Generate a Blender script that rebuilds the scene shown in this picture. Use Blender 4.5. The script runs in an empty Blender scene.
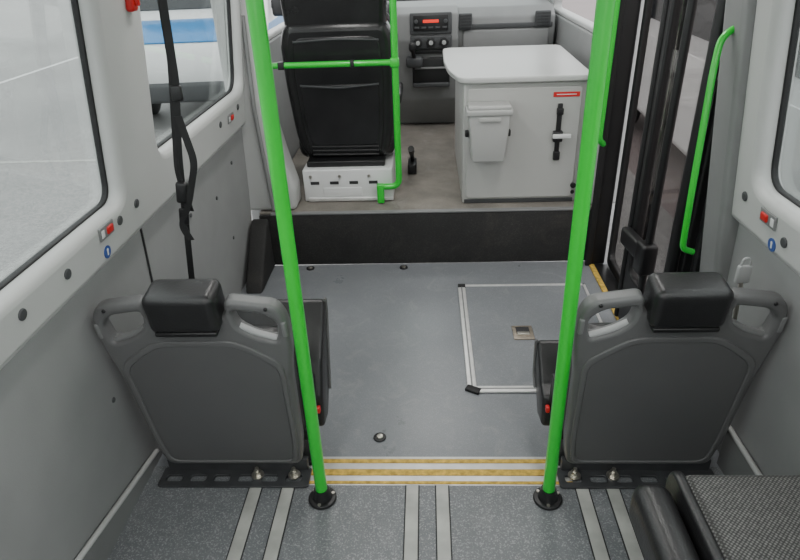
import bpy, bmesh, math, random
from mathutils import Vector, Matrix
random.seed(3)
S = bpy.context.scene
COL = S.collection

# ------------------------------------------------------------------ materials
def mat(name, col, rough=0.5, metal=0.0, var=0.06, scale=8.0, bump=0.0, bscale=None, spec=0.5, coat=0.0, emit=None):
    m = bpy.data.materials.new(name); m.use_nodes = True
    nt = m.node_tree; b = nt.nodes['Principled BSDF']
    tc = nt.nodes.new('ShaderNodeTexCoord')
    n = nt.nodes.new('ShaderNodeTexNoise'); n.inputs['Scale'].default_value = scale; n.inputs['Detail'].default_value = 6
    nt.links.new(tc.outputs['Object'], n.inputs['Vector'])
    r = nt.nodes.new('ShaderNodeValToRGB')
    r.color_ramp.elements[0].position = 0.3; r.color_ramp.elements[1].position = 0.7
    c = Vector(col)
    r.color_ramp.elements[0].color = (*(c*(1-var)), 1); r.color_ramp.elements[1].color = (*[min(1, v*(1+var)) for v in c], 1)
    nt.links.new(n.outputs['Fac'], r.inputs['Fac']); nt.links.new(r.outputs['Color'], b.inputs['Base Color'])
    b.inputs['Roughness'].default_value = rough; b.inputs['Metallic'].default_value = metal
    b.inputs['Specular IOR Level'].default_value = spec
    b.inputs['Coat Weight'].default_value = coat
    if bump:
        n2 = nt.nodes.new('ShaderNodeTexNoise'); n2.inputs['Scale'].default_value = bscale or scale*12; n2.inputs['Detail'].default_value = 3
        nt.links.new(tc.outputs['Object'], n2.inputs['Vector'])
        bp = nt.nodes.new('ShaderNodeBump'); bp.inputs['Strength'].default_value = bump; bp.inputs['Distance'].default_value = 0.002
        nt.links.new(n2.outputs['Fac'], bp.inputs['Height']); nt.links.new(bp.outputs['Normal'], b.inputs['Normal'])
    if emit:
        b.inputs['Emission Color'].default_value = (*col, 1); b.inputs['Emission Strength'].default_value = emit
    return m

def speckle(name, base, spot, rough, s1=350, thr=0.62, big=(0.12, 3.0), bump=0.15, scuff=0.0, sc=9, scol=(0.42, 0.42, 0.41)):
    m = bpy.data.materials.new(name); m.use_nodes = True
    nt = m.node_tree; b = nt.nodes['Principled BSDF']; L = nt.links.new
    tc = nt.nodes.new('ShaderNodeTexCoord')
    n = nt.nodes.new('ShaderNodeTexNoise'); n.inputs['Scale'].default_value = s1; n.inputs['Detail'].default_value = 2
    L(tc.outputs['Object'], n.inputs['Vector'])
    r = nt.nodes.new('ShaderNodeValToRGB'); r.color_ramp.elements[0].position = thr-0.08; r.color_ramp.elements[1].position = thr+0.08
    r.color_ramp.elements[0].color = (*base, 1); r.color_ramp.elements[1].color = (*spot, 1)
    L(n.outputs['Fac'], r.inputs['Fac'])
    n2 = nt.nodes.new('ShaderNodeTexNoise'); n2.inputs['Scale'].default_value = big[1]; n2.inputs['Detail'].default_value = 8; n2.inputs['Roughness'].default_value = 0.6
    L(tc.outputs['Object'], n2.inputs['Vector'])
    mr = nt.nodes.new('ShaderNodeMapRange'); mr.inputs[1].default_value = 0.3; mr.inputs[2].default_value = 0.7
    mr.inputs[3].default_value = 1-big[0]; mr.inputs[4].default_value = 1+big[0]
    L(n2.outputs['Fac'], mr.inputs[0])
    mx = nt.nodes.new('ShaderNodeVectorMath'); mx.operation = 'SCALE'
    L(r.outputs['Color'], mx.inputs[0]); L(mr.outputs[0], mx.inputs['Scale'])
    outc = mx.outputs[0]
    if scuff:
        n3 = nt.nodes.new('ShaderNodeTexNoise'); n3.inputs['Scale'].default_value = sc; n3.inputs['Detail'].default_value = 12; n3.inputs['Roughness'].default_value = 0.75; n3.inputs['Distortion'].default_value = 1.2
        L(tc.outputs['Object'], n3.inputs['Vector'])
        r3 = nt.nodes.new('ShaderNodeMapRange'); r3.inputs[1].default_value = 0.52; r3.inputs[2].default_value = 0.72; r3.inputs[3].default_value = 0; r3.inputs[4].default_value = scuff
        L(n3.outputs['Fac'], r3.inputs[0])
        mm = nt.nodes.new('ShaderNodeMix'); mm.data_type = 'RGBA'; mm.inputs['B'].default_value = (*scol, 1)
        L(r3.outputs[0], mm.inputs['Factor']); L(outc, mm.inputs['A']); outc = mm.outputs['Result']
    L(outc, b.inputs['Base Color'])
    rr = nt.nodes.new('ShaderNodeMapRange'); rr.inputs[1].default_value = 0.3; rr.inputs[2].default_value = 0.7
    rr.inputs[3].default_value = rough-0.04; rr.inputs[4].default_value = rough+0.06
    L(n2.outputs['Fac'], rr.inputs[0]); L(rr.outputs[0], b.inputs['Roughness'])
    bp = nt.nodes.new('ShaderNodeBump'); bp.inputs['Strength'].default_value = bump; bp.inputs['Distance'].default_value = 0.001
    L(n.outputs['Fac'], bp.inputs['Height']); L(bp.outputs['Normal'], b.inputs['Normal'])
    return m

def weave(name):
    m = bpy.data.materials.new(name); m.use_nodes = True
    nt = m.node_tree; b = nt.nodes['Principled BSDF']; L = nt.links.new
    tc = nt.nodes.new('ShaderNodeTexCoord')
    mp = nt.nodes.new('ShaderNodeMapping'); mp.inputs['Rotation'].default_value = (0, 0, 0.785); L(tc.outputs['Object'], mp.inputs[0])
    ck = nt.nodes.new('ShaderNodeTexVoronoi'); ck.inputs['Scale'].default_value = 165; ck.inputs['Randomness'].default_value = 0.12
    L(mp.outputs[0], ck.inputs['Vector'])
    r = nt.nodes.new('ShaderNodeValToRGB'); r.color_ramp.elements[0].position = 0.12; r.color_ramp.elements[1].position = 0.58
    r.color_ramp.elements[0].color = (0.25, 0.25, 0.24, 1); r.color_ramp.elements[1].color = (0.03, 0.03, 0.03, 1)
    L(ck.outputs['Distance'], r.inputs['Fac']); L(r.outputs['Color'], b.inputs['Base Color'])
    b.inputs['Roughness'].default_value = 0.75
    bp = nt.nodes.new('ShaderNodeBump'); bp.inputs['Strength'].default_value = 0.4; bp.inputs['Distance'].default_value = 0.002; bp.invert = True
    L(ck.outputs['Distance'], bp.inputs['Height']); L(bp.outputs['Normal'], b.inputs['Normal'])
    return m

def glassmat(name, tint=(0.9, 0.93, 0.92), refl=0.05, mx1=0.35):
    m = bpy.data.materials.new(name); m.use_nodes = True
    nt = m.node_tree; nt.nodes.clear(); L = nt.links.new
    o = nt.nodes.new('ShaderNodeOutputMaterial'); t = nt.nodes.new('ShaderNodeBsdfTransparent'); t.inputs[0].default_value = (*tint, 1)
    g = nt.nodes.new('ShaderNodeBsdfGlossy'); g.inputs['Roughness'].default_value = 0.03
    mx = nt.nodes.new('ShaderNodeMixShader'); lw = nt.nodes.new('ShaderNodeLayerWeight'); lw.inputs[0].default_value = 0.2
    mr = nt.nodes.new('ShaderNodeMapRange'); mr.inputs[3].default_value = refl*0.5; mr.inputs[4].default_value = mx1
    L(lw.outputs['Fresnel'], mr.inputs[0]); L(mr.outputs[0], mx.inputs[0]); L(t.outputs[0], mx.inputs[1]); L(g.outputs[0], mx.inputs[2]); L(mx.outputs[0], o.inputs[0])
    return m

M = {}
M['trim'] = mat('trim_light_grey_plastic', (0.48, 0.488, 0.48), 0.42, var=0.03, bump=0.08, scale=3, bscale=400)
M['panel'] = mat('wall_panel_grey', (0.265, 0.27, 0.27), 0.6, var=0.08, scale=4, bump=0.15, bscale=300)
M['ledge'] = mat('wall_ledge_grey', (0.19, 0.195, 0.195), 0.6, var=0.08, scale=4, bump=0.15, bscale=300)
M['pillar'] = mat('pillar_mid_grey', (0.20, 0.205, 0.205), 0.55, var=0.05, bump=0.1, bscale=300)
M['floor'] = speckle('floor_vinyl_mid', (0.195, 0.207, 0.222), (0.28, 0.29, 0.305), 0.30, big=(0.09, 2.5), scuff=0.28)
M['floor_r'] = speckle('floor_vinyl_rear', (0.145, 0.155, 0.164), (0.30, 0.305, 0.31), 0.45, s1=240, thr=0.6, big=(0.12, 4), scuff=0.2)
M['carpet'] = speckle('cab_carpet', (0.19, 0.173, 0.150), (0.28, 0.26, 0.24), 0.8, big=(0.3, 5), scuff=0.2)
M['riser'] = speckle('riser_black_carpet', (0.018, 0.018, 0.018), (0.034, 0.033, 0.031), 0.75, s1=220, thr=0.60, big=(0.4, 4), bump=0.15, scuff=0.14, sc=5, scol=(0.16, 0.14, 0.12))
M['green'] = mat('green_powder_coat', (0.012, 0.55, 0.035), 0.28, var=0.05, scale=5, coat=0.4)
M['black'] = mat('black_plastic', (0.012, 0.012, 0.013), 0.38, var=0.15)
M['plate'] = mat('dark_grey_steel_plate', (0.045, 0.047, 0.05), 0.42, var=0.2, scale=20)
M['rubber'] = mat('black_rubber', (0.009, 0.009, 0.01), 0.6, var=0.15)
M['vinyl'] = mat('black_vinyl', (0.016, 0.016, 0.017), 0.34, var=0.15, bump=0.3, scale=10, bscale=180)
M['drv'] = mat('driver_seat_vinyl', (0.018, 0.018, 0.019), 0.25, var=0.25, bump=0.6, scale=6, bscale=18)
M['shell'] = mat('seat_shell_grey', (0.128, 0.130, 0.131), 0.38, var=0.05, bump=0.25, scale=5, bscale=500)
M['shell2'] = mat('seat_shell_grey_panel', (0.105, 0.107, 0.108), 0.40, var=0.05, bump=0.25, scale=5, bscale=500)
M['grab'] = mat('seat_grab_grey', (0.19, 0.195, 0.195), 0.4, var=0.05)
M['handle'] = mat('seat_handle_silver', (0.38, 0.39, 0.39), 0.4, var=0.05)
M['alu'] = mat('aluminium', (0.70, 0.70, 0.69), 0.38, metal=0.4, var=0.1, scale=20, bump=0.1)
M['track'] = mat('track_vinyl_light', (0.42, 0.425, 0.40), 0.5, var=0.18, scale=14, bump=0.1)
M['steel'] = mat('steel_bolt', (0.6, 0.58, 0.52), 0.3, metal=0.9, var=0.1)
M['dark_groove'] = mat('groove_dark', (0.03, 0.03, 0.032), 0.7)
M['yellow'] = mat('yellow_anti_slip', (0.58, 0.38, 0.07), 0.75, var=0.35, scale=60, bump=0.6, bscale=400)
M['cab'] = mat('cabinet_light_grey', (0.46, 0.465, 0.45), 0.45, var=0.03, scale=3, bump=0.08, bscale=300)
M['cabtop'] = mat('cabinet_top_grey', (0.53, 0.54, 0.53), 0.3, var=0.03, scale=3)
M['bin'] = mat('bin_plastic_grey', (0.42, 0.425, 0.415), 0.4, var=0.03)
M['white'] = mat('white_paint', (0.72, 0.73, 0.73), 0.3, var=0.03, coat=0.3)
M['red'] = mat('red_plastic', (0.6, 0.02, 0.02), 0.35)
M['blue'] = mat('blue_sticker', (0.03, 0.08, 0.3), 0.4)
M['bluepaint'] = mat('blue_paint', (0.01, 0.20, 0.50), 0.3, coat=0.3)
M['dash'] = mat('dashboard_grey', (0.22, 0.225, 0.225), 0.55, var=0.05, bump=0.25, bscale=400)
M['dash_d'] = mat('dashboard_dark', (0.06, 0.063, 0.066), 0.5, var=0.05, bump=0.2, bscale=400)
M['led'] = mat('red_display', (0.9, 0.04, 0.02), 0.4, emit=0.6)
M['asphalt'] = speckle('asphalt_wet', (0.20, 0.20, 0.198), (0.27, 0.27, 0.265), 0.42, s1=30, thr=0.52, big=(0.3, 0.35), bump=0.4, scuff=0.5, sc=0.9, scol=(0.36, 0.36, 0.355))
M['pave'] = speckle('paving_mauve', (0.17, 0.14, 0.14), (0.23, 0.20, 0.195), 0.7, s1=40, thr=0.55, big=(0.15, 0.7), bump=0.3)
M['brass'] = mat('brass_plate', (0.38, 0.33, 0.27), 0.35, metal=0.7, var=0.2, scale=60)
M['weave'] = weave('seat_fabric_weave')
M['glass'] = glassmat('window_glass')
M['tint'] = glassmat('door_glass', (0.72, 0.70, 0.69), 0.10)
M['carglass'] = mat('vehicle_glass_dark', (0.02, 0.025, 0.03), 0.08, spec=0.8)
M['lamp'] = mat('lamp_diffuser', (1, 0.98, 0.95), 0.4, emit=2.0)  # glowing face of the added fill lamps
M['belt'] = mat('belt_webbing', (0.012, 0.012, 0.013), 0.7, bump=0.4, bscale=600)
M['ceil'] = mat('ceiling_fabric', (0.45, 0.45, 0.44), 0.8, var=0.03)

# ------------------------------------------------------------------ helpers
def top(name, loc=(0, 0, 0), M4=None):
    e = bpy.data.objects.new(name, None); COL.objects.link(e)
    e.empty_display_size = 0.1
    if M4 is not None: e.matrix_world = M4
    else: e.location = loc
    return e

def fin(ob, m, parent, smooth=True):
    COL.objects.link(ob)
    if isinstance(m, str): m = M[m]
    if not ob.data.materials: ob.data.materials.append(m)
    if parent: ob.parent = parent
    if smooth and ob.type == 'MESH':
        for p in ob.data.polygons: p.use_smooth = True
        try: ob.data.set_sharp_from_angle(angle=math.radians(40))
        except Exception: pass
    return ob

def box(name, c, s, m, parent=None, bev=0.004, rot=(0, 0, 0), taper=None, seg=3):
    bm = bmesh.new(); bmesh.ops.create_cube(bm, size=1)
    for v in bm.verts:
        if taper and v.co.z > 0: v.co.x *= taper[0]; v.co.y *= taper[1]
        v.co = Vector((v.co.x*s[0], v.co.y*s[1], v.co.z*s[2]))
    if bev > 0:
        bmesh.ops.bevel(bm, geom=bm.edges[:], offset=min(bev, min(s)*0.45), segments=seg, profile=0.5, affect='EDGES')
    me = bpy.data.meshes.new(name); bm.to_mesh(me); bm.free()
    ob = bpy.data.objects.new(name, me); ob.location = c; ob.rotation_euler = rot
    return fin(ob, m, parent)

def bb(name, x0, x1, y0, y1, z0, z1, m, parent=None, bev=0.004, **k):
    return box(name, ((x0+x1)/2, (y0+y1)/2, (z0+z1)/2), (abs(x1-x0), abs(y1-y0), abs(z1-z0)), m, parent, bev, **k)

def cyl(name, a, b, r, m, parent=None, r2=None, bev=0.0, n=28):
    a = Vector(a); b = Vector(b); d = b-a
    bm = bmesh.new(); bmesh.ops.create_cone(bm, cap_ends=True, segments=n, radius1=r, radius2=r if r2 is None else r2, depth=d.length)
    if bev > 0:
        es = [e for e in bm.edges if abs(e.verts[0].co.z-e.verts[1].co.z) < 1e-6 and len(e.link_faces) == 2 and any(len(f.verts) > 4 for f in e.link_faces)]
        bmesh.ops.bevel(bm, geom=es, offset=bev, segments=3, profile=0.5, affect='EDGES')
    me = bpy.data.meshes.new(name); bm.to_mesh(me); bm.free()
    ob = bpy.data.objects.new(name, me)
    ob.matrix_local = Matrix.Translation((a+b)/2) @ d.to_track_quat('Z', 'Y').to_matrix().to_4x4()
    return fin(ob, m, parent)

def tomesh(ob, name):
    COL.objects.link(ob)
    dg = bpy.context.evaluated_depsgraph_get(); dg.update()
    me = bpy.data.meshes.new_from_object(ob.evaluated_get(dg))
    cd = ob.data; bpy.data.objects.remove(ob); bpy.data.curves.remove(cd)
    return bpy.data.objects.new(name, me)

def fillet(pts, r, closed=False, n=8):
    P = [Vector(p) for p in pts]; out = []; N = len(P)
    for i in range(N):
        if not closed and i in (0, N-1): out.append(P[i]); continue
        p = P[i]; a = P[i-1]-p; b = P[(i+1) % N]-p
        rr = r[i] if isinstance(r, (list, tuple)) else r
        k = min(rr, a.length*0.48, b.length*0.48)
        if k < 1e-5: out.append(p); continue
        A = p+a.normalized()*k; B = p+b.normalized()*k
        for j in range(n+1):
            t = j/n; out.append(A*(1-t)**2+p*2*t*(1-t)+B*t*t)
    return out

def tube(name, pts, r, m, parent=None, fr=0.05, closed=False):
    P = fillet(pts, fr, closed)
    cu = bpy.data.curves.new(name, 'CURVE'); cu.dimensions = '3D'; cu.bevel_depth = r; cu.bevel_resolution = 6; cu.use_fill_caps = True
    sp = cu.splines.new('POLY'); sp.points.add(len(P)-1)
    for i, p in enumerate(P): sp.points[i].co = (*p, 1)
    sp.use_cyclic_u = closed
    ob = tomesh(bpy.data.objects.new(name, cu), name)
    return fin(ob, m, parent)

def plate(name, loops, th, m, parent=None, bev=0.004, mtx=None, rad=None):
    cu = bpy.data.curves.new(name, 'CURVE'); cu.dimensions = '2D'; cu.fill_mode = 'BOTH'
    cu.extrude = max(th/2-bev, 0.0002); cu.bevel_depth = bev; cu.bevel_resolution = 3; cu.offset = -bev
    for i, l in enumerate(loops):
        rr = rad[i] if isinstance(rad, (list, tuple)) else rad
        P = [Vector((*p, 0)) for p in l]
        if rr: P = fillet(P, rr, True)
        sp = cu.splines.new('POLY'); sp.points.add(len(P)-1)
        for j, p in enumerate(P): sp.points[j].co = (p.x, p.y, 0, 1)
        sp.use_cyclic_u = True
    ob = tomesh(bpy.data.objects.new(name, cu), name)
    if mtx is not None: ob.matrix_local = mtx
    return fin(ob, m, parent)

def prism(name, prof, a0, a1, m, parent=None, axis='y', bev=0.0):
    bm = bmesh.new()
    def mk(p, t): return (p[0], t, p[1]) if axis == 'y' else (t, p[0], p[1])
    A = [bm.verts.new(mk(p, a0)) for p in prof]; B = [bm.verts.new(mk(p, a1)) for p in prof]
    n = len(prof)
    bm.faces.new(A); bm.faces.new(B[::-1])
    for i in range(n): bm.faces.new((A[i], B[i], B[(i+1) % n], A[(i+1) % n]))
    bmesh.ops.recalc_face_normals(bm, faces=bm.faces[:])
    if bev: bmesh.ops.bevel(bm, geom=bm.edges[:], offset=bev, segments=3, profile=0.5, affect='EDGES')
    me = bpy.data.meshes.new(name); bm.to_mesh(me); bm.free()
    return fin(bpy.data.objects.new(name, me), m, parent)

def rect(x0, x1, y0, y1): return [(x0, y0), (x1, y0), (x1, y1), (x0, y1)]

def strap(name, pts, w, th, m, parent, wdir=(1, 0, 0), fr=0.03):
    P = fillet(pts, fr); W = Vector(wdir).normalized()*w/2
    bm = bmesh.new(); rows = []
    for i, p in enumerate(P):
        d = (P[min(i+1, len(P)-1)]-P[max(i-1, 0)]).normalized(); nrm = d.cross(W).normalized()*th/2
        rows.append([bm.verts.new(p+W+nrm), bm.verts.new(p-W+nrm), bm.verts.new(p-W-nrm), bm.verts.new(p+W-nrm)])
    for a, b in zip(rows, rows[1:]):
        for k in range(4): bm.faces.new((a[k], a[(k+1) % 4], b[(k+1) % 4], b[k]))
    bm.faces.new(rows[0]); bm.faces.new(rows[-1][::-1])
    bmesh.ops.recalc_face_normals(bm, faces=bm.faces[:])
    me = bpy.data.meshes.new(name); bm.to_mesh(me); bm.free()
    return fin(bpy.data.objects.new(name, me), m, parent)

# ------------------------------------------------------------------ camera
f = 610.0
yv = Vector((25, 338, -610)).normalized()
zv = -Vector((44, -1100, -610)).normalized()
zv = (zv - yv*zv.dot(yv)).normalized(); xv = yv.cross(zv)
R = Matrix((xv, yv, zv))
cam = bpy.data.cameras.new('camera'); camo = bpy.data.objects.new('camera', cam); COL.objects.link(camo)
camo.matrix_world = Matrix.Translation((0, 0, 1.45)) @ R.to_4x4()
cam.sensor_width = 36; cam.lens = f/800*36; cam.clip_start = 0.02; cam.clip_end = 200
S.camera = camo

# ------------------------------------------------------------------ floor
fl = top('floor')
bb('middle_section', -0.93, 0.93, 1.33, 2.795, -0.05, 0.0, 'floor', fl, 0)
bb('rear_section', -0.93, 0.93, -1.2, 1.325, -0.05, 0.004, 'floor_r', fl, 0)
bb('rear_section_edge', -0.93, 0.93, 1.32, 1.40, -0.04, 0.003, 'floor_r', fl, 0)
tr = top('floor_tracks')
for i, x in enumerate((-0.54, -0.44, -0.06, 0.03, 0.447, 0.537)):
    bb('shadow_line_%d' % i, x-0.022, x+0.022, -1.2, 1.322, 0.002, 0.0052, 'dark_groove', tr, 0)  # shadow lines beside each track, drawn as dark strips
    bb('strip_%d' % i, x-0.018, x+0.018, -1.2, 1.322, 0.003, 0.0075, 'track', tr, 0.001)
st = top('anti_slip_threshold')
bb('base', -0.40, 0.425, 1.322, 1.440, -0.001, 0.005, 'alu', st, 0.001)
for i, (a, b) in enumerate(((1.326, 1.336), (1.360, 1.384), (1.412, 1.427))):
    bb('strip_%d' % i, -0.40, 0.425, a, b, 0.004, 0.0085, 'yellow', st, 0.001)

h = top('floor_hatch', (0.42, 2.157, 0))
hx0, hx1, hy0, hy1 = 0.135-0.42, 0.735-0.42, 1.757-2.157, 2.557-2.157
bb('panel', hx0+0.01, hx1-0.01, hy0+0.01, hy1-0.01, 0.0, 0.003, 'floor', h, 0)
for i, (a, b, c, d) in enumerate(((hx0, hx0+0.034, hy0+0.03, hy1-0.03), (hx0+0.03, hx1, hy0, hy0+0.034))):
    bb('alu_%d' % i, a, b, c, d, 0.001, 0.010, 'alu', h, 0.003)
    if i == 0: bb('groove_%d' % i, a+0.014, a+0.020, c, d, 0.005, 0.0108, 'pillar', h, 0)
    else: bb('groove_%d' % i, a, b, c+0.014, c+0.020, 0.005, 0.0108, 'pillar', h, 0)
bb('alu_front', hx0+0.02, hx1, hy1-0.014, hy1, 0.001, 0.007, 'alu', h, 0.001)
bb('alu_side', hx1-0.012, hx1, hy0, hy1, 0.001, 0.007, 'alu', h, 0.001)
box('corner_rear', (hx0+0.020, hy0+0.016, 0.006), (0.055, 0.030, 0.012), 'rubber', h, 0.003, rot=(0, 0, -0.5))
box('corner_front', (hx0+0.018, hy1-0.014, 0.006), (0.035, 0.03, 0.012), 'rubber', h, 0.003)
lt = top('floor_latch', (0.388, 2.143, 0.003))
box('plate', (0, 0, 0.003), (0.085, 0.10, 0.006), 'brass', lt, 0.003)
box('recess', (0, 0.012, 0.0065), (0.055, 0.05, 0.002), 'dark_groove', lt, 0.0005)
box('pull', (0, -0.012, 0.008), (0.05, 0.02, 0.006), 'steel', lt, 0.002)
for k, (x, y) in enumerate(((-0.173, 1.53), (-0.61, 2.755), (-0.13, 2.75))):
    s = top('floor_anchor', (x, y, 0))
    cyl('ring', (0, 0, 0), (0, 0, 0.006), 0.021, 'black', s, bev=0.002)
    cyl('bolt', (0, 0, 0.004), (0, 0, 0.010), 0.011, 'steel', s, bev=0.002)

pf = top('cab_platform')
bb('deck', -0.85, 0.85, 2.82, 4.94, 0.0, 0.285, 'carpet', pf, 0.0)
bb('riser', -0.85, 0.85, 2.800, 2.822, 0.0, 0.278, 'riser', pf, 0.004)
bb('nosing', -0.79, 0.79, 2.797, 2.826, 0.278, 0.289, 'pillar', pf, 0.004)
wa = top('wheel_arch_cover')
prism('arch', [(2.50, 0.0), (2.795, 0.0), (2.795, 0.27), (2.74, 0.25), (2.62, 0.13), (2.54, 0.05)], -0.885, -0.80, 'riser', wa, 'x', 0.012)

# ------------------------------------------------------------------ walls
T = math.radians(6.5)
def wallmtx(side, x0=0.85, z0=0.88):
    up = Vector((-side*math.sin(T), 0, math.cos(T))); ax = Vector((0, 1, 0)); nn = ax.cross(up)
    m = Matrix((ax, up, nn)).transposed().to_4x4(); m.translation = (side*x0, 0, z0); return m

wl = top('wall_left')
prism('lower_panel', [(-0.91, 0), (-0.885, 0.40), (-0.868, 0.80), (-0.93, 0.80), (-0.96, 0)], -1.2, 2.82, 'panel', wl)
Lw = wallmtx(-1, 0.862)
plate('window_surround', [rect(-1.2, 2.82, -0.145, 1.0), rect(-0.9, 1.535, -0.018, 0.80), rect(1.80, 2.79, 0.02, 0.80)], 0.07, 'trim', wl, 0.022, Lw, [0.02, 0.05, 0.08])
bb('seam_1', -0.889, -0.880, 1.655, 1.660, 0.0, 0.78, 'dark_groove', wl, 0, rot=(0, math.radians(2.4), 0))
tube('wall_rail', [(-0.895, 1.44, 0.03), (-0.888, 0.35, 0.24)], 0.008, 'trim', wl)
prism('ledge_panel', [(1.46, 0.0), (1.46, 0.02), (0.2, 0.26), (0.2, 0.0)], -0.90, -0.889, 'ledge', wl, 'x')
for k, (y, z) in enumerate(((1.49, 0.28), (2.35, 0.55), (2.5, 0.3), (2.6, 0.62), (2.05, 0.60), (1.3, 0.36))):
    x = -0.91+0.055*z
    cyl('panel_screw_%d' % k, (x-0.004, y, z), (x+0.006, y, z), 0.008, 'steel' if k == 0 else 'dash_d', wl, bev=0.002)

wr = top('wall_right')
prism('lower_panel', [(0.91, 0), (0.885, 0.40), (0.868, 0.80), (0.93, 0.80), (0.96, 0)], -1.2, 1.66, 'panel', wr)
Rw = wallmtx(1, 0.862)
plate('window_surround', [rect(-1.2, 1.62, -0.135, 1.0), rect(-0.9, 1.51, -0.005, 0.80)], 0.07, 'trim', wr, 0.022, Rw, [0.02, 0.06])
tube('wall_rail', [(0.888, 1.42, 0.15), (0.888, 0.35, 0.15)], 0.008, 'trim', wr)
bb('ledge_panel', 0.885, 0.90, 0.3, 1.42, 0.0, 0.15, 'ledge', wr, 0.002)
pp = top('pillar_trim')
plate('pillar', [rect(1.61, 1.755, -0.88, 1.0)], 0.13, 'pillar', pp, 0.03, wallmtx(1, 0.875))
p = top('b_pillar_trim')
prism('post', [(-0.93, 0.287), (-0.665, 0.287), (-0.66, 0.40), (-0.70, 0.56), (-0.745, 0.80), (-0.76, 1.15), (-0.73, 1.90), (-0.93, 1.90)], 2.84, 3.00, 'trim', p, 'y', 0.022)
cyl('screw_cap', (-0.72, 2.838, 0.335), (-0.72, 2.826, 0.335), 0.018, 'black', p, bev=0.002)
cyl('screw_cap_2', (-0.75, 2.838, 0.42), (-0.75, 2.826, 0.42), 0.008, 'black', p, bev=0.002)
tube('trim_bead', [(-0.775, 2.825, 0.30), (-0.80, 2.825, 0.8), (-0.79, 2.825, 1.2)], 0.010, 'pillar', p)
p = top('b_pillar_trim')
prism('post', [(0.93, 0.287), (0.785, 0.287), (0.775, 0.40), (0.80, 0.75), (0.795, 1.15), (0.76, 1.90), (0.93, 1.90)], 2.84, 3.00, 'trim', p, 'y', 0.02)
cyl('screw_cap', (0.82, 2.838, 0.36), (0.82, 2.826, 0.36), 0.018, 'black', p, bev=0.002)

def window(name, side, a, b, c, d, r=0.09, gm='glass'):
    w = top(name, M4=wallmtx(side, 0.862+0.012))
    plate('seal', [rect(a-0.03, b+0.03, c-0.03, d+0.03), rect(a+0.006, b-0.006, c+0.006, d-0.006)], 0.016, 'rubber', w, 0.003, None, [r, r*0.95])
    plate('glass', [rect(a-0.02, b+0.02, c-0.02, d+0.02)], 0.004, gm, w, 0.0005, None, [r])
    return w
window('window_1', -1, -0.9, 1.535, -0.018, 0.80, 0.05)
window('window_2', -1, 1.80, 2.79, 0.02, 0.80, 0.08)
window('window_3', 1, -0.9, 1.51, -0.005, 0.80, 0.06)

def wallobj(name, side, y, v):
    m = wallmtx(side, 0.862)
    up = Vector((-side*math.sin(T), 0, math.cos(T)))
    inward = Vector((-side*math.cos(T), 0, -math.sin(T)))
    xx = up.cross(inward)
    mm = Matrix((xx, up, inward)).transposed().to_4x4()
    mm.translation = (m @ Vector((y, v, 0))) + inward*0.035
    return top(name, M4=mm)
for side, ys in ((-1, (1.41, 2.56)), (1, (1.41,))):
    for y in ys:
        e = wallobj('emergency_button', side, y, -0.048)
        box('plate', (0, 0, 0.002), (0.074, 0.036, 0.006), 'grab', e, 0.002)
        box('button', (-0.012*side, 0, 0.006), (0.030, 0.020, 0.008), 'red', e, 0.003)
        box('label', (0.024*side, 0, 0.005), (0.014, 0.02, 0.003), 'white', e, 0.0005)
for side, pts in ((-1, ((1.03, -0.065), (1.21, -0.068), (1.49, -0.055), (1.60, -0.05), (2.42, -0.04), (2.68, -0.03))), (1, ((1.54, -0.04), (1.33, -0.075), (1.1, -0.065)))):
    for (y, v) in pts:
        e = wallobj('trim_plug', side, y, v)
        cyl('cap', (0, 0, -0.004), (0, 0, 0.004), 0.013, 'dash_d', e, bev=0.002)
for side, y, v in ((-1, 1.40, -0.105), (1, 1.38, -0.105)):
    e = wallobj('round_sticker', side, y, v)
    cyl('disc', (0, 0, -0.001), (0, 0, 0.002), 0.017, 'blue', e)
    cyl('figure', (0, 0.006, 0.001), (0, 0.006, 0.003), 0.004, 'white', e)
    box('figure_body', (0, -0.003, 0.002), (0.006, 0.012, 0.002), 'white', e, 0.0005)
e = wallobj('emergency_hammer', -1, 1.715, 0.48)
box('holder', (0, 0, 0.008), (0.04, 0.07, 0.022), 'red', e, 0.008)
cyl('handle', (0, -0.02, 0.022), (0, 0.11, 0.022), 0.008, 'red', e, bev=0.003)

sb = top('seat_belt', (-0.66, 1.65, 1.2))
def o(p): return Vector(p)-Vector((-0.66, 1.65, 1.2))
strap('webbing_1', [o((-0.63, 1.65, 1.86)), o((-0.665, 1.65, 1.15)), o((-0.70, 1.65, 0.95)), o((-0.765, 1.66, 0.40))], 0.018, 0.003, 'belt', sb, (1, 0.25, 0))
strap('webbing_2', [o((-0.650, 1.68, 1.86)), o((-0.672, 1.66, 1.20)), o((-0.715, 1.65, 0.90)), o((-0.70, 1.65, 0.78))], 0.020, 0.003, 'belt', sb, (1, -0.3, 0))
strap('webbing_loop', [o((-0.675, 1.64, 1.06)), o((-0.655, 1.64, 0.93)), o((-0.70, 1.64, 0.80)), o((-0.735, 1.64, 0.74)), o((-0.715, 1.64, 0.69))], 0.020, 0.003, 'belt', sb, (1, 0.3, 0))
box('adjuster', o((-0.668, 1.645, 1.12)), (0.030, 0.014, 0.04), 'black', sb, 0.005)
box('buckle', o((-0.712, 1.645, 0.84)), (0.034, 0.022, 0.065), 'black', sb, 0.008, rot=(0, 0.15, 0))
box('tongue', o((-0.722, 1.645, 0.765)), (0.028, 0.01, 0.05), 'black', sb, 0.003, rot=(0, 0.15, 0))

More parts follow.
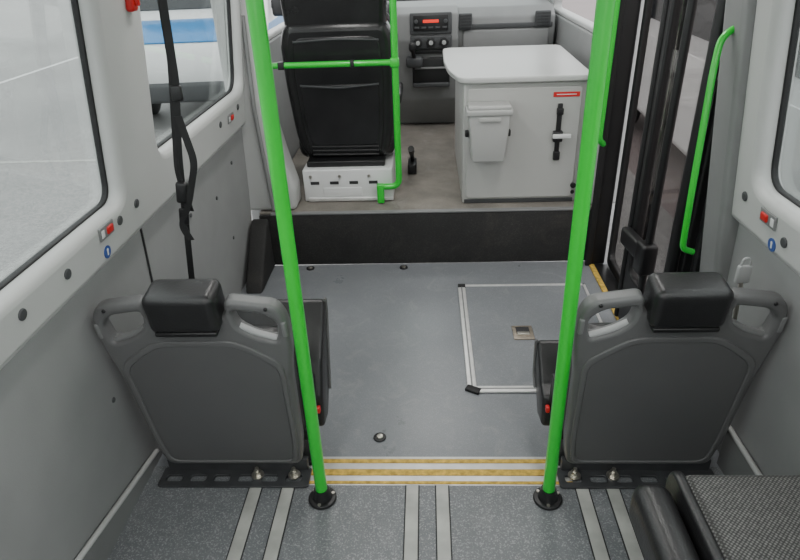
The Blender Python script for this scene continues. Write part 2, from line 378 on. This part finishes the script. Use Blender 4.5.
ce = top('ceiling')
bb('headliner', -0.85, 0.85, -1.2, 4.35, 1.87, 1.93, 'ceil', ce, 0)
for y in (0.1, 2.1):
    for x in (-0.45, 0.45):
        c = top('ceiling_lamp', (x, y, 1.86))  # unseen lamp added under the headliner as interior fill
        bb('housing', -0.08, 0.08, -0.5, 0.5, -0.02, 0.008, 'trim', c, 0.01)
        bb('diffuser', -0.06, 0.06, -0.47, 0.47, -0.025, -0.018, 'lamp', c, 0.002)
        ld = bpy.data.lights.new('fill_light', 'AREA'); ld.shape = 'RECTANGLE'; ld.size = 0.12; ld.size_y = 0.9; ld.energy = 7; ld.color = (1, 0.98, 0.95)
        lo = bpy.data.objects.new('fill_light', ld); COL.objects.link(lo); lo.parent = c; lo.location = (0, 0, -0.04)
c = top('ceiling_lamp', (0, 3.6, 1.86))  # another unseen lamp, added to brighten the cab
bb('housing', -0.3, 0.3, -0.08, 0.08, -0.02, 0.008, 'trim', c, 0.01)
bb('diffuser', -0.27, 0.27, -0.06, 0.06, -0.025, -0.018, 'lamp', c, 0.002)
ld = bpy.data.lights.new('fill_light', 'AREA'); ld.shape = 'RECTANGLE'; ld.size = 0.5; ld.size_y = 0.12; ld.energy = 7; ld.color = (1, 0.98, 0.95)
lo = bpy.data.objects.new('fill_light', ld); COL.objects.link(lo); lo.parent = c; lo.location = (0, 0, -0.04)
wb = top('wall_rear')
plate('rear_door_frame', [rect(-0.93, 0.93, 0, 1.9), rect(-0.78, -0.04, 0.75, 1.75), rect(0.04, 0.78, 0.75, 1.75)], 0.05, 'trim', wb, 0.01, Matrix.Translation((0, -1.23, 0)) @ Matrix.Rotation(math.pi/2, 4, 'X'), [0.02, 0.08, 0.08])

# ------------------------------------------------------------------ stanchions
for x, y in ((-0.327, 1.268), (0.338, 1.270)):
    p = top('green_stanchion_pole', (x, y, 0.004))
    cyl('pole', (0, 0, 0.01), (0, 0, 1.85), 0.0175, 'green', p, n=40)
    cyl('flange', (0, 0, 0.0), (0, 0, 0.012), 0.042, 'black', p, bev=0.004, n=40)
    cyl('collar', (0, 0, 0.01), (0, 0, 0.045), 0.030, 'black', p, r2=0.022, n=40)
    for a in range(3):
        t = a*2.09+0.4; cyl('screw_%d' % a, (0.033*math.cos(t), 0.033*math.sin(t), 0.01), (0.033*math.cos(t), 0.033*math.sin(t), 0.015), 0.005, 'steel', p)
g = top('green_driver_guard_rail', (-0.142, 2.93, 0.287))
tube('frame', [(0, 0, 1.55), (-0.005, 0, 0.085), (-0.10, 0, 0.085)], 0.016, 'green', g, 0.05)
tube('cross_bar', [(0, 0, 0.685), (-0.595, 0, 0.685)], 0.014, 'green', g)
box('clamp_1', (-0.005, 0, 0.685), (0.042, 0.042, 0.042), 'green', g, 0.008)
box('clamp_2', (-0.20, 0, 0.685), (0.018, 0.034, 0.034), 'black', g, 0.004)
box('clamp_3', (-0.53, 0, 0.685), (0.03, 0.034, 0.034), 'black', g, 0.004)
box('foot', (-0.10, 0, 0.05), (0.035, 0.035, 0.10), 'green', g, 0.006)
g = top('green_door_handrail', (0.765, 2.70, 0.62))
tube('rail', [(0.03, 0.05, 0.0), (0, 0.02, 0.03), (0, 0, 1.2)], 0.014, 'green', g, 0.04)
g = top('green_door_handrail', (0.735, 1.60, 0.66))
tube('rail', [(0.03, 0.02, -0.025), (-0.006, 0.01, -0.01), (-0.008, 0.02, 0.16), (-0.004, 0.05, 0.48), (0.008, 0.07, 0.56), (0.07, 0.08, 0.585)], 0.009, 'green', g, 0.05)

# ------------------------------------------------------------------ passenger seats
def passenger_seat(cx, mir, lean, ctop):
    tl = math.atan2(0.095, 0.65)
    u = Vector((1, 0, 0)); v = Vector((0, -math.sin(tl), math.cos(tl))); n = u.cross(v)
    m4 = Matrix((u, v, n)).transposed().to_4x4(); m4.translation = (cx, 1.385, 0.05)
    s = top('passenger_seat', M4=m4)
    O = [(-0.21, 0.0), (0.21, 0.0), (0.226, 0.10), (0.236, 0.38), (0.252, 0.50), (0.252, 0.585), (0.232, 0.635), (0.10, 0.655), (0.10, 0.60), (-0.10, 0.60), (-0.10, 0.655), (-0.232, 0.635), (-0.252, 0.585), (-0.252, 0.50), (-0.236, 0.38), (-0.226, 0.10)]
    HR = [(0.112, 0.622), (0.195, 0.610), (0.226, 0.580), (0.218, 0.515), (0.16, 0.535), (0.122, 0.565)]
    HL = [(-a, b) for a, b in HR][::-1]
    plate('back_shell', [O, HR, HL], 0.045, 'shell', s, 0.012, Matrix.Translation((0, 0, 0)), [0.03, 0.018, 0.018])
    P0 = [(-0.200, 0.014), (0.200, 0.014), (0.214, 0.12), (0.222, 0.44), (0.165, 0.485), (0.105, 0.525), (-0.105, 0.525), (-0.165, 0.485), (-0.222, 0.44), (-0.214, 0.12)]
    P1 = [(-0.188, 0.026), (0.188, 0.026), (0.200, 0.12), (0.206, 0.425), (0.155, 0.47), (0.098, 0.508), (-0.098, 0.508), (-0.155, 0.47), (-0.206, 0.425), (-0.200, 0.12)]
    plate('panel_rim', [P0, P1], 0.016, 'shell', s, 0.004, Matrix.Translation((0, 0, 0.0195)), [0.035, 0.030])
    plate('back_panel', [P1], 0.006, 'shell2', s, 0.002, Matrix.Translation((0, 0, 0.0215)), [0.03])
    for sg in (-1, 1):
        pts = [(sg*a, b, 0.006) for a, b in ((0.124, 0.562), (0.16, 0.538), (0.214, 0.518))]
        tube('grab_handle_%d' % (sg+1), pts, 0.009, 'handle' if sg != mir else 'grab', s, 0.015)
        box('side_cap_%d' % (sg+1), (sg*0.242, 0.56, 0.018), (0.014, 0.05, 0.014), 'grab', s, 0.005)
        cyl('pin_%d' % (sg+1), (sg*0.205, 0.628, 0.015), (sg*0.205, 0.628, 0.026), 0.005, 'black', s, bev=0.002)
    box('headrest', (0, 0.630, 0.006), (0.180, 0.115, 0.100), 'vinyl', s, 0.022, seg=5)
    box('headrest_band', (0, 0.571, 0.036), (0.16, 0.014, 0.035), 'black', s, 0.005)
    box('back_cushion', (0, 0.27, -0.048), (0.42, 0.46, 0.06), 'vinyl', s, 0.025, seg=4)
    for sg in (-1, 1):
        box('bolster_%d' % (sg+1), (sg*0.19, 0.26, -0.062), (0.07, 0.44, 0.075), 'vinyl', s, 0.03, seg=4)
    inv = m4.inverted()
    def W(p): return inv @ Vector(p)
    def wb(name, x0, x1, y0, y1, z0, z1, m, bev=0.004, tilt=0.0):
        ob = box(name, (0, 0, 0), (x1-x0, y1-y0, z1-z0), m, s, bev, seg=4)
        ob.matrix_local = inv @ Matrix.Translation(((x0+x1)/2, (y0+y1)/2, (z0+z1)/2)) @ Matrix.Rotation(tilt, 4, 'X')
        return ob
    sh = -0.050*mir
    t = ctop
    prof = [(1.455, 0.115), (1.535, 0.10), (1.595, 0.16), (1.63, 0.26*t/0.45), (1.60+lean, t-0.05), (1.60+lean, t), (1.58+lean, t+0.003), (1.53, 0.34*t/0.48), (1.475, 0.22)]
    c = prism('tip_up_cushion', prof, cx-0.225+sh, cx+0.225+sh, 'vinyl', s, 'x', 0.012); c.matrix_local = inv
    c = tube('cushion_piping', [(cx-mir*0.226+sh, a, b) for a, b in prof[2:7]], 0.005, 'shell', s, 0.02); c.matrix_local = inv
    wb('cushion_hinge', cx-0.235, cx+0.235, 1.41, 1.50, 0.10, 0.15, 'black', 0.01)
    for sg in (-1, 1):
        wb('leg_%d' % (sg+1), cx+sg*0.18-0.02, cx+sg*0.18+0.02, 1.41, 1.47, 0.0, 0.13, 'black', 0.004)
    wb('floor_bar', cx-0.225, cx+0.235, 1.40, 1.50, 0.004, 0.022, 'black', 0.004)
    slots = []
    for k in range(6):
        x = -0.19+k*0.075
        slots.append(rect(x-0.025, x+0.025, -0.022, 0.004))
    pl = plate('floor_plate', [rect(-0.235, 0.235, -0.042, 0.036)]+slots, 0.008, 'plate', s, 0.0015, None, [0.012]+[0.010]*6)
    pl.matrix_local = inv @ Matrix.Translation((cx, 1.350, 0.010))
    wb('plate_flange', cx-0.22, cx+0.225, 1.375, 1.395, 0.008, 0.055, 'plate', 0.003)
    for bx in ((0.07, 0.185) if mir < 0 else (-0.185, -0.07)):
        for nm, r, z0, z1 in (('washer', 0.019, 0.014, 0.018), ('nut', 0.012, 0.018, 0.032), ('stud', 0.006, 0.032, 0.045)):
            cyl(nm+'_%d' % int(bx*1000), W((cx+bx, 1.352, z0)), W((cx+bx, 1.352, z1)), r, 'steel', s, n=6 if nm == 'nut' else 20)
    wb('side_lever', cx-mir*0.245-0.008, cx-mir*0.245+0.008, 1.44, 1.49, 0.16, 0.30, 'black', 0.006)
    wb('red_release', cx-mir*0.262-0.006, cx-mir*0.262+0.006, 1.445, 1.463, 0.18, 0.20, 'red', 0.003)
    return s
passenger_seat(-0.612, -1, 0.08, 0.46)
passenger_seat(0.617, 1, 0.04, 0.32)
e = top('belt_buckle', (0.80, 1.40, 0.66))
tube('stalk', [(0.02, 0, -0.25), (0, 0, 0.0)], 0.006, 'steel', e)
box('tongue', (0, 0, 0.02), (0.035, 0.012, 0.05), 'handle', e, 0.004)
tube('bail', [(-0.014, 0, 0.03), (-0.008, 0, 0.065), (0.008, 0, 0.065), (0.014, 0, 0.03)], 0.003, 'handle', e, 0.01)

# ------------------------------------------------------------------ near seat, bottom right
ns = top('fabric_seat', (0.66, 0.70, 0.0))
box('seat_base', (0.0, -0.03, 0.34), (0.40, 0.42, 0.10), 'black', ns, 0.02)
box('side_bolster', (-0.208, 0.0, 0.408), (0.080, 0.46, 0.11), 'vinyl', ns, 0.035, seg=6)
box('side_bolster_wall', (0.185, 0.0, 0.415), (0.07, 0.46, 0.10), 'vinyl', ns, 0.03, seg=6)
box('cushion_core', (0.018, 0.0, 0.41), (0.35, 0.47, 0.09), 'vinyl', ns, 0.03, seg=6)
box('fabric_top', (0.022, 0.002, 0.434), (0.33, 0.470, 0.07), 'weave', ns, 0.018, seg=5)
plate('cushion_fin', [[(-0.23, 0.36), (0.24, 0.36), (0.255, 0.44), (0.235, 0.478), (-0.23, 0.474)]], 0.022, 'vinyl', ns, 0.008, Matrix(((0, 0, 1, -0.152), (1, 0, 0, 0), (0, 1, 0, 0), (0, 0, 0, 1))), [0.02])
for sx in (-0.15, 0.15):
    for sy in (-0.18, 0.12):
        cyl('leg_%d_%d' % (sx*100, sy*100), (sx, sy, 0.004), (sx, sy, 0.30), 0.016, 'black', ns)
    box('foot_%d' % (sx*100), (sx, -0.03, 0.014), (0.04, 0.40, 0.02), 'black', ns, 0.004)
box('backrest', (0.0, -0.30, 0.72), (0.42, 0.10, 0.62), 'vinyl', ns, 0.035, rot=(0.15, 0, 0), seg=5)

# ------------------------------------------------------------------ driver's seat
ds = top('driver_seat', (-0.420, 3.18, 0.287))
box('base_box', (0.01, -0.04, 0.085), (0.46, 0.36, 0.17), 'white', ds, 0.008)
for k in range(4):
    box('slot_%d' % k, (-0.16+k*0.10, -0.2205, 0.10), (0.045, 0.003, 0.016), 'dark_groove', ds, 0.001)
box('base_cover', (-0.02, -0.217, 0.05), (0.20, 0.012, 0.05), 'white', ds, 0.004)
box('base_foot', (0.02, -0.215, 0.012), (0.44, 0.03, 0.02), 'alu', ds, 0.004)
for k in (-0.18, -0.03, 0.12): cyl('base_bolt_%d' % (k*100), (k, -0.221, 0.135), (k, -0.227, 0.135), 0.008, 'steel', ds)
box('slider', (0, 0.0, 0.185), (0.40, 0.36, 0.03), 'black', ds, 0.006)
box('seat_cushion', (0.0, 0.14, 0.255), (0.50, 0.50, 0.13), 'drv', ds, 0.05, seg=5)
bk = top('backrest_frame'); bk.parent = ds; bk.location = (0, -0.05, 0.19); bk.rotation_euler = (math.radians(7), 0, 0)
XZ = Matrix.Rotation(math.pi/2, 4, 'X')
plate('backrest', [[(-0.215, 0.0), (0.215, 0.0), (0.25, 0.12), (0.268, 0.40), (0.268, 0.60), (0.235, 0.68), (-0.235, 0.68), (-0.268, 0.60), (-0.268, 0.40), (-0.25, 0.12)]], 0.12, 'drv', bk, 0.04, XZ, [0.06])
plate('upper_back', [[(-0.235, 0.60), (0.235, 0.60), (0.245, 0.80), (0.20, 0.90), (-0.20, 0.90), (-0.245, 0.80)]], 0.11, 'drv', bk, 0.035, Matrix.Translation((0, 0.01, 0)) @ XZ, [0.05])
plate('back_shell', [[(-0.18, 0.03), (0.18, 0.03), (0.205, 0.2), (0.215, 0.45), (0.20, 0.62), (-0.20, 0.62), (-0.215, 0.45), (-0.205, 0.2)]], 0.02, 'drv', bk, 0.009, Matrix.Translation((0, -0.060, 0)) @ XZ, [0.05])
plate('back_pocket', [[(-0.165, 0.09), (0.165, 0.09), (0.185, 0.2), (0.19, 0.40), (-0.19, 0.40), (-0.185, 0.2)]], 0.014, 'drv', bk, 0.006, Matrix.Translation((0, -0.071, 0)) @ XZ, [0.03])
tube('pocket_piping', [(-0.19, -0.078, 0.40), (0, -0.082, 0.385), (0.19, -0.078, 0.40)], 0.005, 'dash_d', bk, 0.05)
tube('shell_piping', [(-0.20, -0.068, 0.60), (0, -0.072, 0.61), (0.20, -0.068, 0.60)], 0.005, 'dash_d', bk, 0.05)
for k in range(3):
    tube('crease_%d' % k, [(-0.17, -0.072, 0.040+k*0.022), (0.17, -0.072, 0.036+k*0.022)], 0.005, 'black', bk)
for sx in (-0.07, 0.07): cyl('headrest_rod_%d' % (sx*100), (sx, 0, 0.86), (sx, 0, 0.96), 0.007, 'steel', bk)
box('headrest', (0, 0.0, 1.02), (0.26, 0.11, 0.18), 'drv', bk, 0.04, seg=5)
for sx in (-0.225, 0.225): box('bolster_%d' % (sx*100), (sx, 0.05, 0.36), (0.07, 0.12, 0.5), 'drv', bk, 0.03, seg=4)
box('armrest', (0.265, 0.12, 0.47), (0.05, 0.32, 0.06), 'drv', ds, 0.02, seg=4)
cyl('recline_knob', (0.250, -0.02, 0.22), (0.278, -0.02, 0.22), 0.03, 'black', ds, bev=0.005)

# ------------------------------------------------------------------ cabinet
cb = top('storage_cabinet', (0.450, 2.90, 0.287))
bb('body', -0.28, 0.285, 0.0, 0.88, 0.0, 0.585, 'cab', cb, 0.008)
bb('plinth', -0.27, 0.27, -0.003, 0.85, 0.0, 0.02, 'dash_d', cb, 0.001)
plate('door', [rect(-0.262, 0.262, 0.03, 0.565)], 0.016, 'cab', cb, 0.004, Matrix.Translation((0, -0.006, 0)) @ XZ, [0.02])
plate('worktop', [[(-0.30, -0.03), (0.305, -0.03), (0.325, 0.90), (-0.355, 0.90), (-0.36, 0.45), (-0.345, 0.20)]], 0.026, 'cabtop', cb, 0.007, Matrix.Translation((0, 0, 0.603)), [0.06])
plate('label', [rect(-0.060, 0.060, -0.011, 0.011)], 0.002, 'red', cb, 0.0003, Matrix.Translation((0.19, -0.0155, 0.53)) @ XZ, [0.002])
plate('label_text', [rect(-0.045, 0.045, -0.002, 0.002)], 0.001, 'white', cb, 0.0002, Matrix.Translation((0.19, -0.0168, 0.53)) @ XZ, [0.001])
box('latch_rail', (0.165, -0.02, 0.355), (0.022, 0.012, 0.27), 'black', cb, 0.003)
box('latch_block_top', (0.165, -0.026, 0.455), (0.03, 0.022, 0.03), 'black', cb, 0.004)
box('latch_block_bottom', (0.165, -0.026, 0.245), (0.03, 0.022, 0.04), 'black', cb, 0.004)
box('latch_body', (0.162, -0.03, 0.34), (0.045, 0.03, 0.05), 'black', cb, 0.005)
box('latch_lever', (0.178, -0.05, 0.345), (0.085, 0.014, 0.020), 'white', cb, 0.004)
cyl('door_stop', (0.262, -0.012, 0.09), (0.262, -0.025, 0.09), 0.014, 'black', cb, bev=0.003)
cyl('door_stop_2', (0.262, -0.012, 0.055), (0.262, -0.02, 0.055), 0.01, 'black', cb, bev=0.003)
bn = top('wall_mounted_bin', (0.282, 2.883, 0.535))
box('body', (0, -0.058, 0.115), (0.15, 0.095, 0.23), 'bin', bn, 0.01, taper=(1.28, 1.15))
box('rim', (0, -0.058, 0.232), (0.212, 0.122, 0.028), 'bin', bn, 0.008)
box('lid', (0, -0.058, 0.252), (0.195, 0.11, 0.02), 'bin', bn, 0.008)
box('lid_recess_line', (0, -0.1195, 0.205), (0.10, 0.004, 0.018), 'cab', bn, 0.002)
for sx in (-0.097, 0.097): box('clip_%d' % (sx*1000), (sx, -0.03, 0.12), (0.018, 0.03, 0.03), 'black', bn, 0.005)
box('bracket', (0, -0.006, 0.16), (0.16, 0.012, 0.14), 'bin', bn, 0.002)
pc = top('power_cable', (0.765, 2.87, 0.3))
tube('cable', [(0, 0, 0.0), (-0.01, 0, 0.15), (0.02, 0.0, 0.35), (0.045, 0.0, 0.6)], 0.004, 'black', pc, 0.1)

# ------------------------------------------------------------------ dashboard
db = top('dashboard', (0, 4.35, 0.29))
prism('upper', [(0.05, 0.42), (-0.02, 0.50), (-0.05, 0.62), (-0.03, 0.72), (0.06, 0.775), (0.52, 0.79), (0.52, 0.30), (0.1, 0.30)], -0.84, 0.84, 'dash', db, 'x', 0.015)
prism('centre_console', [(0.10, 0.0), (-0.02, 0.20), (-0.06, 0.45), (-0.10, 0.60), (-0.09, 0.755), (0.03, 0.79), (0.2, 0.79), (0.2, 0.0)], -0.20, 0.21, 'dash', db, 'x', 0.015)
box('glovebox', (0.52, -0.045, 0.56), (0.56, 0.03, 0.17), 'dash', db, 0.012)
box('shelf_gap', (0.52, -0.035, 0.665), (0.60, 0.04, 0.03), 'dash_d', db, 0.005)
dx = 0.03
box('radio_bezel', (dx, -0.10, 0.70), (0.27, 0.03, 0.13), 'dash_d', db, 0.008)
box('radio', (dx, -0.112, 0.705), (0.225, 0.025, 0.095), 'black', db, 0.005)
box('radio_display', (dx, -0.125, 0.715), (0.10, 0.004, 0.018), 'led', db, 0.001)
for k in range(5): box('radio_key_%d' % k, (dx-0.09+k*0.045, -0.126, 0.678), (0.03, 0.004, 0.012), 'dash_d', db, 0.001)
for sx in (-0.095, 0.095): cyl('radio_knob_%d' % (sx*1000), (dx+sx, -0.122, 0.715), (dx+sx, -0.142, 0.715), 0.012, 'dash_d', db, bev=0.002)
box('climate_panel', (dx, -0.095, 0.585), (0.27, 0.03, 0.085), 'dash_d', db, 0.01)
for k in (-1, 0, 1):
    cyl('dial_%d' % (k+1), (dx+k*0.085, -0.108, 0.585), (dx+k*0.085, -0.13, 0.585), 0.030, 'black', db, bev=0.003)
    cyl('dial_cap_%d' % (k+1), (dx+k*0.085, -0.128, 0.585), (dx+k*0.085, -0.134, 0.585), 0.014, 'handle', db, bev=0.002)
box('switch_row', (dx, -0.082, 0.525), (0.25, 0.02, 0.025), 'black', db, 0.004)
box('cubby', (dx, -0.05, 0.39), (0.25, 0.05, 0.20), 'black', db, 0.015)
box('cubby_lip', (dx, -0.075, 0.31), (0.25, 0.03, 0.03), 'dash_d', db, 0.008)
box('cubby_shelf', (dx, -0.078, 0.42), (0.22, 0.02, 0.012), 'dash', db, 0.003)
box('gear_surround', (dx-0.11, -0.12, 0.47), (0.11, 0.09, 0.07), 'dash_d', db, 0.02)
cyl('gear_lever', (dx-0.11, -0.14, 0.49), (dx-0.12, -0.20, 0.56), 0.012, 'black', db)
box('gear_knob', (dx-0.12, -0.21, 0.575), (0.045, 0.05, 0.06), 'black', db, 0.018, seg=4)
for vx, w in ((0.255, 0.085), (0.755, 0.10), (-0.19, 0.07)):
    yy = -0.065 if abs(vx) < 0.5 else -0.05
    box('vent_%d' % (vx*1000), (vx, yy, 0.70), (w, 0.03, 0.10), 'dash_d', db, 0.008)
    for k in range(5): box('vane_%d_%d' % (vx*1000, k), (vx, yy-0.018, 0.665+k*0.018), (w*0.85, 0.008, 0.004), 'black', db, 0.001)
box('instrument_hood', (-0.42, -0.02, 0.78), (0.42, 0.20, 0.10), 'dash_d', db, 0.04, seg=4)
sw = top('steering_wheel', (-0.40, 4.05, 0.94)); sw.rotation_euler = (math.radians(55), 0, 0)
tube('rim', [(0.21*math.cos(t*math.tau/32), 0.21*math.sin(t*math.tau/32), 0) for t in range(32)], 0.015, 'vinyl', sw, 0.0, True)
cyl('hub', (0, 0, -0.04), (0, 0, 0.02), 0.075, 'black', sw, bev=0.01)
for a in (0.0, math.pi, -math.pi/2): tube('spoke_%d' % int(a*10), [(0.06*math.cos(a), 0.06*math.sin(a), 0), (0.205*math.cos(a), 0.205*math.sin(a), 0)], 0.012, 'black', sw)
cyl('column', (0, 0, -0.04), (0, 0, -0.36), 0.035, 'black', sw)
hbk = top('handbrake_lever', (-0.090, 3.42, 0.287))
box('base', (0, 0, 0.03), (0.05, 0.14, 0.06), 'black', hbk, 0.01)
tube('lever', [(0, 0.03, 0.05), (0, -0.02, 0.10), (0, -0.16, 0.17)], 0.012, 'black', hbk, 0.03)
tube('grip', [(0, -0.10, 0.14), (0, -0.20, 0.19)], 0.017, 'vinyl', hbk)

for side, nm in ((-1, 'wall_cab_left'), (1, 'wall_cab_right')):
    w = top(nm)
    bb('door_panel', side*0.86, side*0.95, 3.0, 4.95, 0.0, 1.0, 'dash', w, 0.01)
    plate('door_frame', [[(3.0, 1.0), (4.55, 1.0), (4.95, 1.0), (4.3, 1.9), (3.0, 1.9)], [(3.1, 1.03), (4.6, 1.03), (4.2, 1.8), (3.1, 1.8)]], 0.06, 'trim', w, 0.01, Matrix(((0, 0, 1, side*0.90), (1, 0, 0, 0), (0, 1, 0, 0), (0, 0, 0, 1))), [0.02, 0.05])
ws = top('windscreen', (0, 4.97, 1.06))
wm = Matrix.Rotation(math.radians(125), 4, 'X')
plate('frame', [rect(-0.93, 0.93, -0.02, 1.02), rect(-0.84, 0.84, 0.03, 0.96)], 0.03, 'black', ws, 0.008, wm, [0.05, 0.08])
plate('glass', [rect(-0.86, 0.86, 0.01, 0.98)], 0.004, 'glass', ws, 0.0005, wm, [0.05])
wf = top('wall_front'); bb('firewall', -0.95, 0.95, 4.96, 5.02, 0.0, 1.03, 'dash_d', wf, 0)

# ------------------------------------------------------------------ entrance door (right side)
Dm = Matrix(((0, 0, 1, 0), (1, 0, 0, 0), (0, 1, 0, 0), (0, 0, 0, 1)))
d1 = top('door_1', (0.90, 0, 0))
plate('leaf_frame', [rect(2.31, 2.75, 0.01, 1.86), rect(2.335, 2.72, 0.05, 1.80)], 0.03, 'black', d1, 0.008, Dm, [0.03, 0.05])
plate('leaf_glass', [rect(2.325, 2.73, 0.04, 1.82)], 0.005, 'tint', d1, 0.0005, Dm, [0.04])
d2 = top('door_2', (0.85, 1.81, 0)); d2.rotation_euler = (0, 0, math.radians(5))
plate('leaf_frame', [rect(0.0, 0.42, 0.02, 1.84), rect(0.035, 0.385, 0.25, 1.76)], 0.035, 'black', d2, 0.008, Dm, [0.03, 0.05])
plate('leaf_glass', [rect(0.03, 0.39, 0.22, 1.78)], 0.005, 'tint', d2, 0.0005, Dm, [0.04])
box('leaf_seal_front', (-0.005, 0.435, 0.93), (0.04, 0.025, 1.82), 'rubber', d2, 0.01)
cyl('pivot_shaft', (-0.045, 0.20, 0.03), (-0.045, 0.20, 1.84), 0.014, 'black', d2)
cyl('pivot_shaft_2', (-0.04, 0.03, 0.03), (-0.04, 0.03, 1.84), 0.020, 'black', d2)
box('lower_arm', (-0.045, 0.30, 0.42), (0.04, 0.22, 0.07), 'black', d2, 0.012)
box('arm_block', (-0.05, 0.20, 0.42), (0.06, 0.07, 0.12), 'black', d2, 0.012)
fp = top('door_post', (0.80, 2.775, 0)); bb('post', -0.01, 0.08, -0.02, 0.02, 0.0, 1.86, 'black', fp, 0.012)
bb('seal', -0.02, 0.01, -0.035, -0.015, 0.0, 1.86, 'rubber', fp, 0.006)
rp = top('door_post', (0.88, 1.78, 0)); bb('post', -0.03, 0.04, -0.02, 0.02, 0.0, 1.86, 'black', rp, 0.012)
ts = top('trim_door_sill'); bb('sill', 0.822, 0.93, 1.80, 2.75, -0.045, 0.006, 'black', ts, 0.003)
bb('yellow_edge', 0.800, 0.825, 1.80, 2.75, 0.0, 0.008, 'yellow', ts, 0.002)

# ------------------------------------------------------------------ outside
gr = top('ground'); bb('asphalt', -40, 2.0, -20, 60, -0.65, -0.6, 'asphalt', gr, 0)
bb('paving', 2.0, 40, -20, 60, -0.65, -0.6, 'pave', gr, 0)
for k, y in enumerate((3.6, 6.6)):
    bb('marking_%d' % k, -8.0, -3.4, y, y+0.06, -0.6, -0.597, 'track', gr, 0)
bb('marking_long', -8.1, -8.0, -5, 20, -0.6, -0.597, 'white', gr, 0)

def van(name, loc, rotz, L=5.2, W=1.95, H=2.3, band='bluepaint'):
    v = top(name, loc); v.rotation_euler = (0, 0, rotz)
    a = L/2
    P = [(-a, 0.35), (-a+0.02, H-0.15), (-a+0.15, H), (a-1.6, H), (a-0.95, 1.25), (a-0.15, 1.0), (a, 0.75), (a, 0.35)]
    m = Matrix(((0, 0, 1, 0), (1, 0, 0, 0), (0, 1, 0, 0), (0, 0, 0, 1)))
    plate('body', [P], W, 'white', v, 0.06, m, [0.12])
    for s in (-1, 1):
        ms = m.copy(); ms[0][3] = s*(W/2)
        plate('side_windows_%d' % (s+1), [[(-a+0.3, 1.3), (-a+0.3, H-0.25), (a-1.75, H-0.25), (a-1.25, 1.3)]], 0.02, 'carglass', v, 0.005, ms, [0.08])
        plate('blue_band_%d' % (s+1), [[(-a+0.02, 0.75), (-a+0.02, 1.15), (a-0.9, 1.15), (a-0.3, 0.75)]], 0.016, band, v, 0.003, ms, [0.03])
        for y in (-a+0.95, a-0.85):
            cyl('tyre_%d_%d' % (s+1, y*10), (s*(W/2-0.2), y, 0.33), (s*(W/2+0.02), y, 0.33), 0.33, 'rubber', v, bev=0.03, n=36)
            cyl('rim_%d_%d' % (s+1, y*10), (s*(W/2-0.1), y, 0.33), (s*(W/2+0.03), y, 0.33), 0.2, 'alu', v, bev=0.02, n=24)
        box('headlight_%d' % (s+1), (s*0.75, a-0.03, 0.72), (0.3, 0.15, 0.16), 'alu', v, 0.05)
        box('mirror_%d' % (s+1), (s*(W/2+0.12), a-1.15, 1.35), (0.18, 0.1, 0.28), 'black', v, 0.04)
        box('tail_light_%d' % (s+1), (s*(W/2-0.08), -a, 1.2), (0.12, 0.06, 0.5), 'red', v, 0.02)
    box('bumper', (0, a-0.02, 0.45), (W*0.98, 0.16, 0.25), 'dash_d', v, 0.05)
    q0 = Vector((0, a-0.88, 1.23)); q1 = Vector((0, a-0.22, 1.02)); qa = math.atan2(q1.z-q0.z, q1.y-q0.y)
    box('bonnet_graphic', (q0+q1)/2+Vector((0, 0.003, 0.01)), (W*0.86, (q1-q0).length, 0.02), band, v, 0.008, rot=(qa, 0, 0))
    box('rear_glass', (0, -a+0.0, 1.65), (W*0.8, 0.03, 0.6), 'carglass', v, 0.01)
    p0 = Vector((0, a-1.6, H)); p1 = Vector((0, a-0.95, 1.25)); mid = (p0+p1)/2; ang = math.atan2(p1.z-p0.z, p1.y-p0.y)
    box('windscreen', mid, (W*0.86, (p1-p0).length*0.8, 0.03), 'carglass', v, 0.01, rot=(ang, 0, 0))
    return v
van('parked_minibus', (-3.25, 10.6, -0.6), math.radians(184))
van('parked_minibus', (3.2, 5.8, -0.6), math.radians(-3), band='white')

# ------------------------------------------------------------------ world
w = bpy.data.worlds.new('overcast'); S.world = w; w.use_nodes = True
nt = w.node_tree; bg = nt.nodes['Background']
tc = nt.nodes.new('ShaderNodeTexCoord'); sp = nt.nodes.new('ShaderNodeSeparateXYZ'); rp_ = nt.nodes.new('ShaderNodeValToRGB')
nt.links.new(tc.outputs['Generated'], sp.inputs[0]); nt.links.new(sp.outputs['Z'], rp_.inputs['Fac'])
rp_.color_ramp.elements[0].color = (0.66, 0.67, 0.675, 1); rp_.color_ramp.elements[1].color = (0.96, 0.97, 0.975, 1)
nt.links.new(rp_.outputs['Color'], bg.inputs['Color']); bg.inputs['Strength'].default_value = 3.4
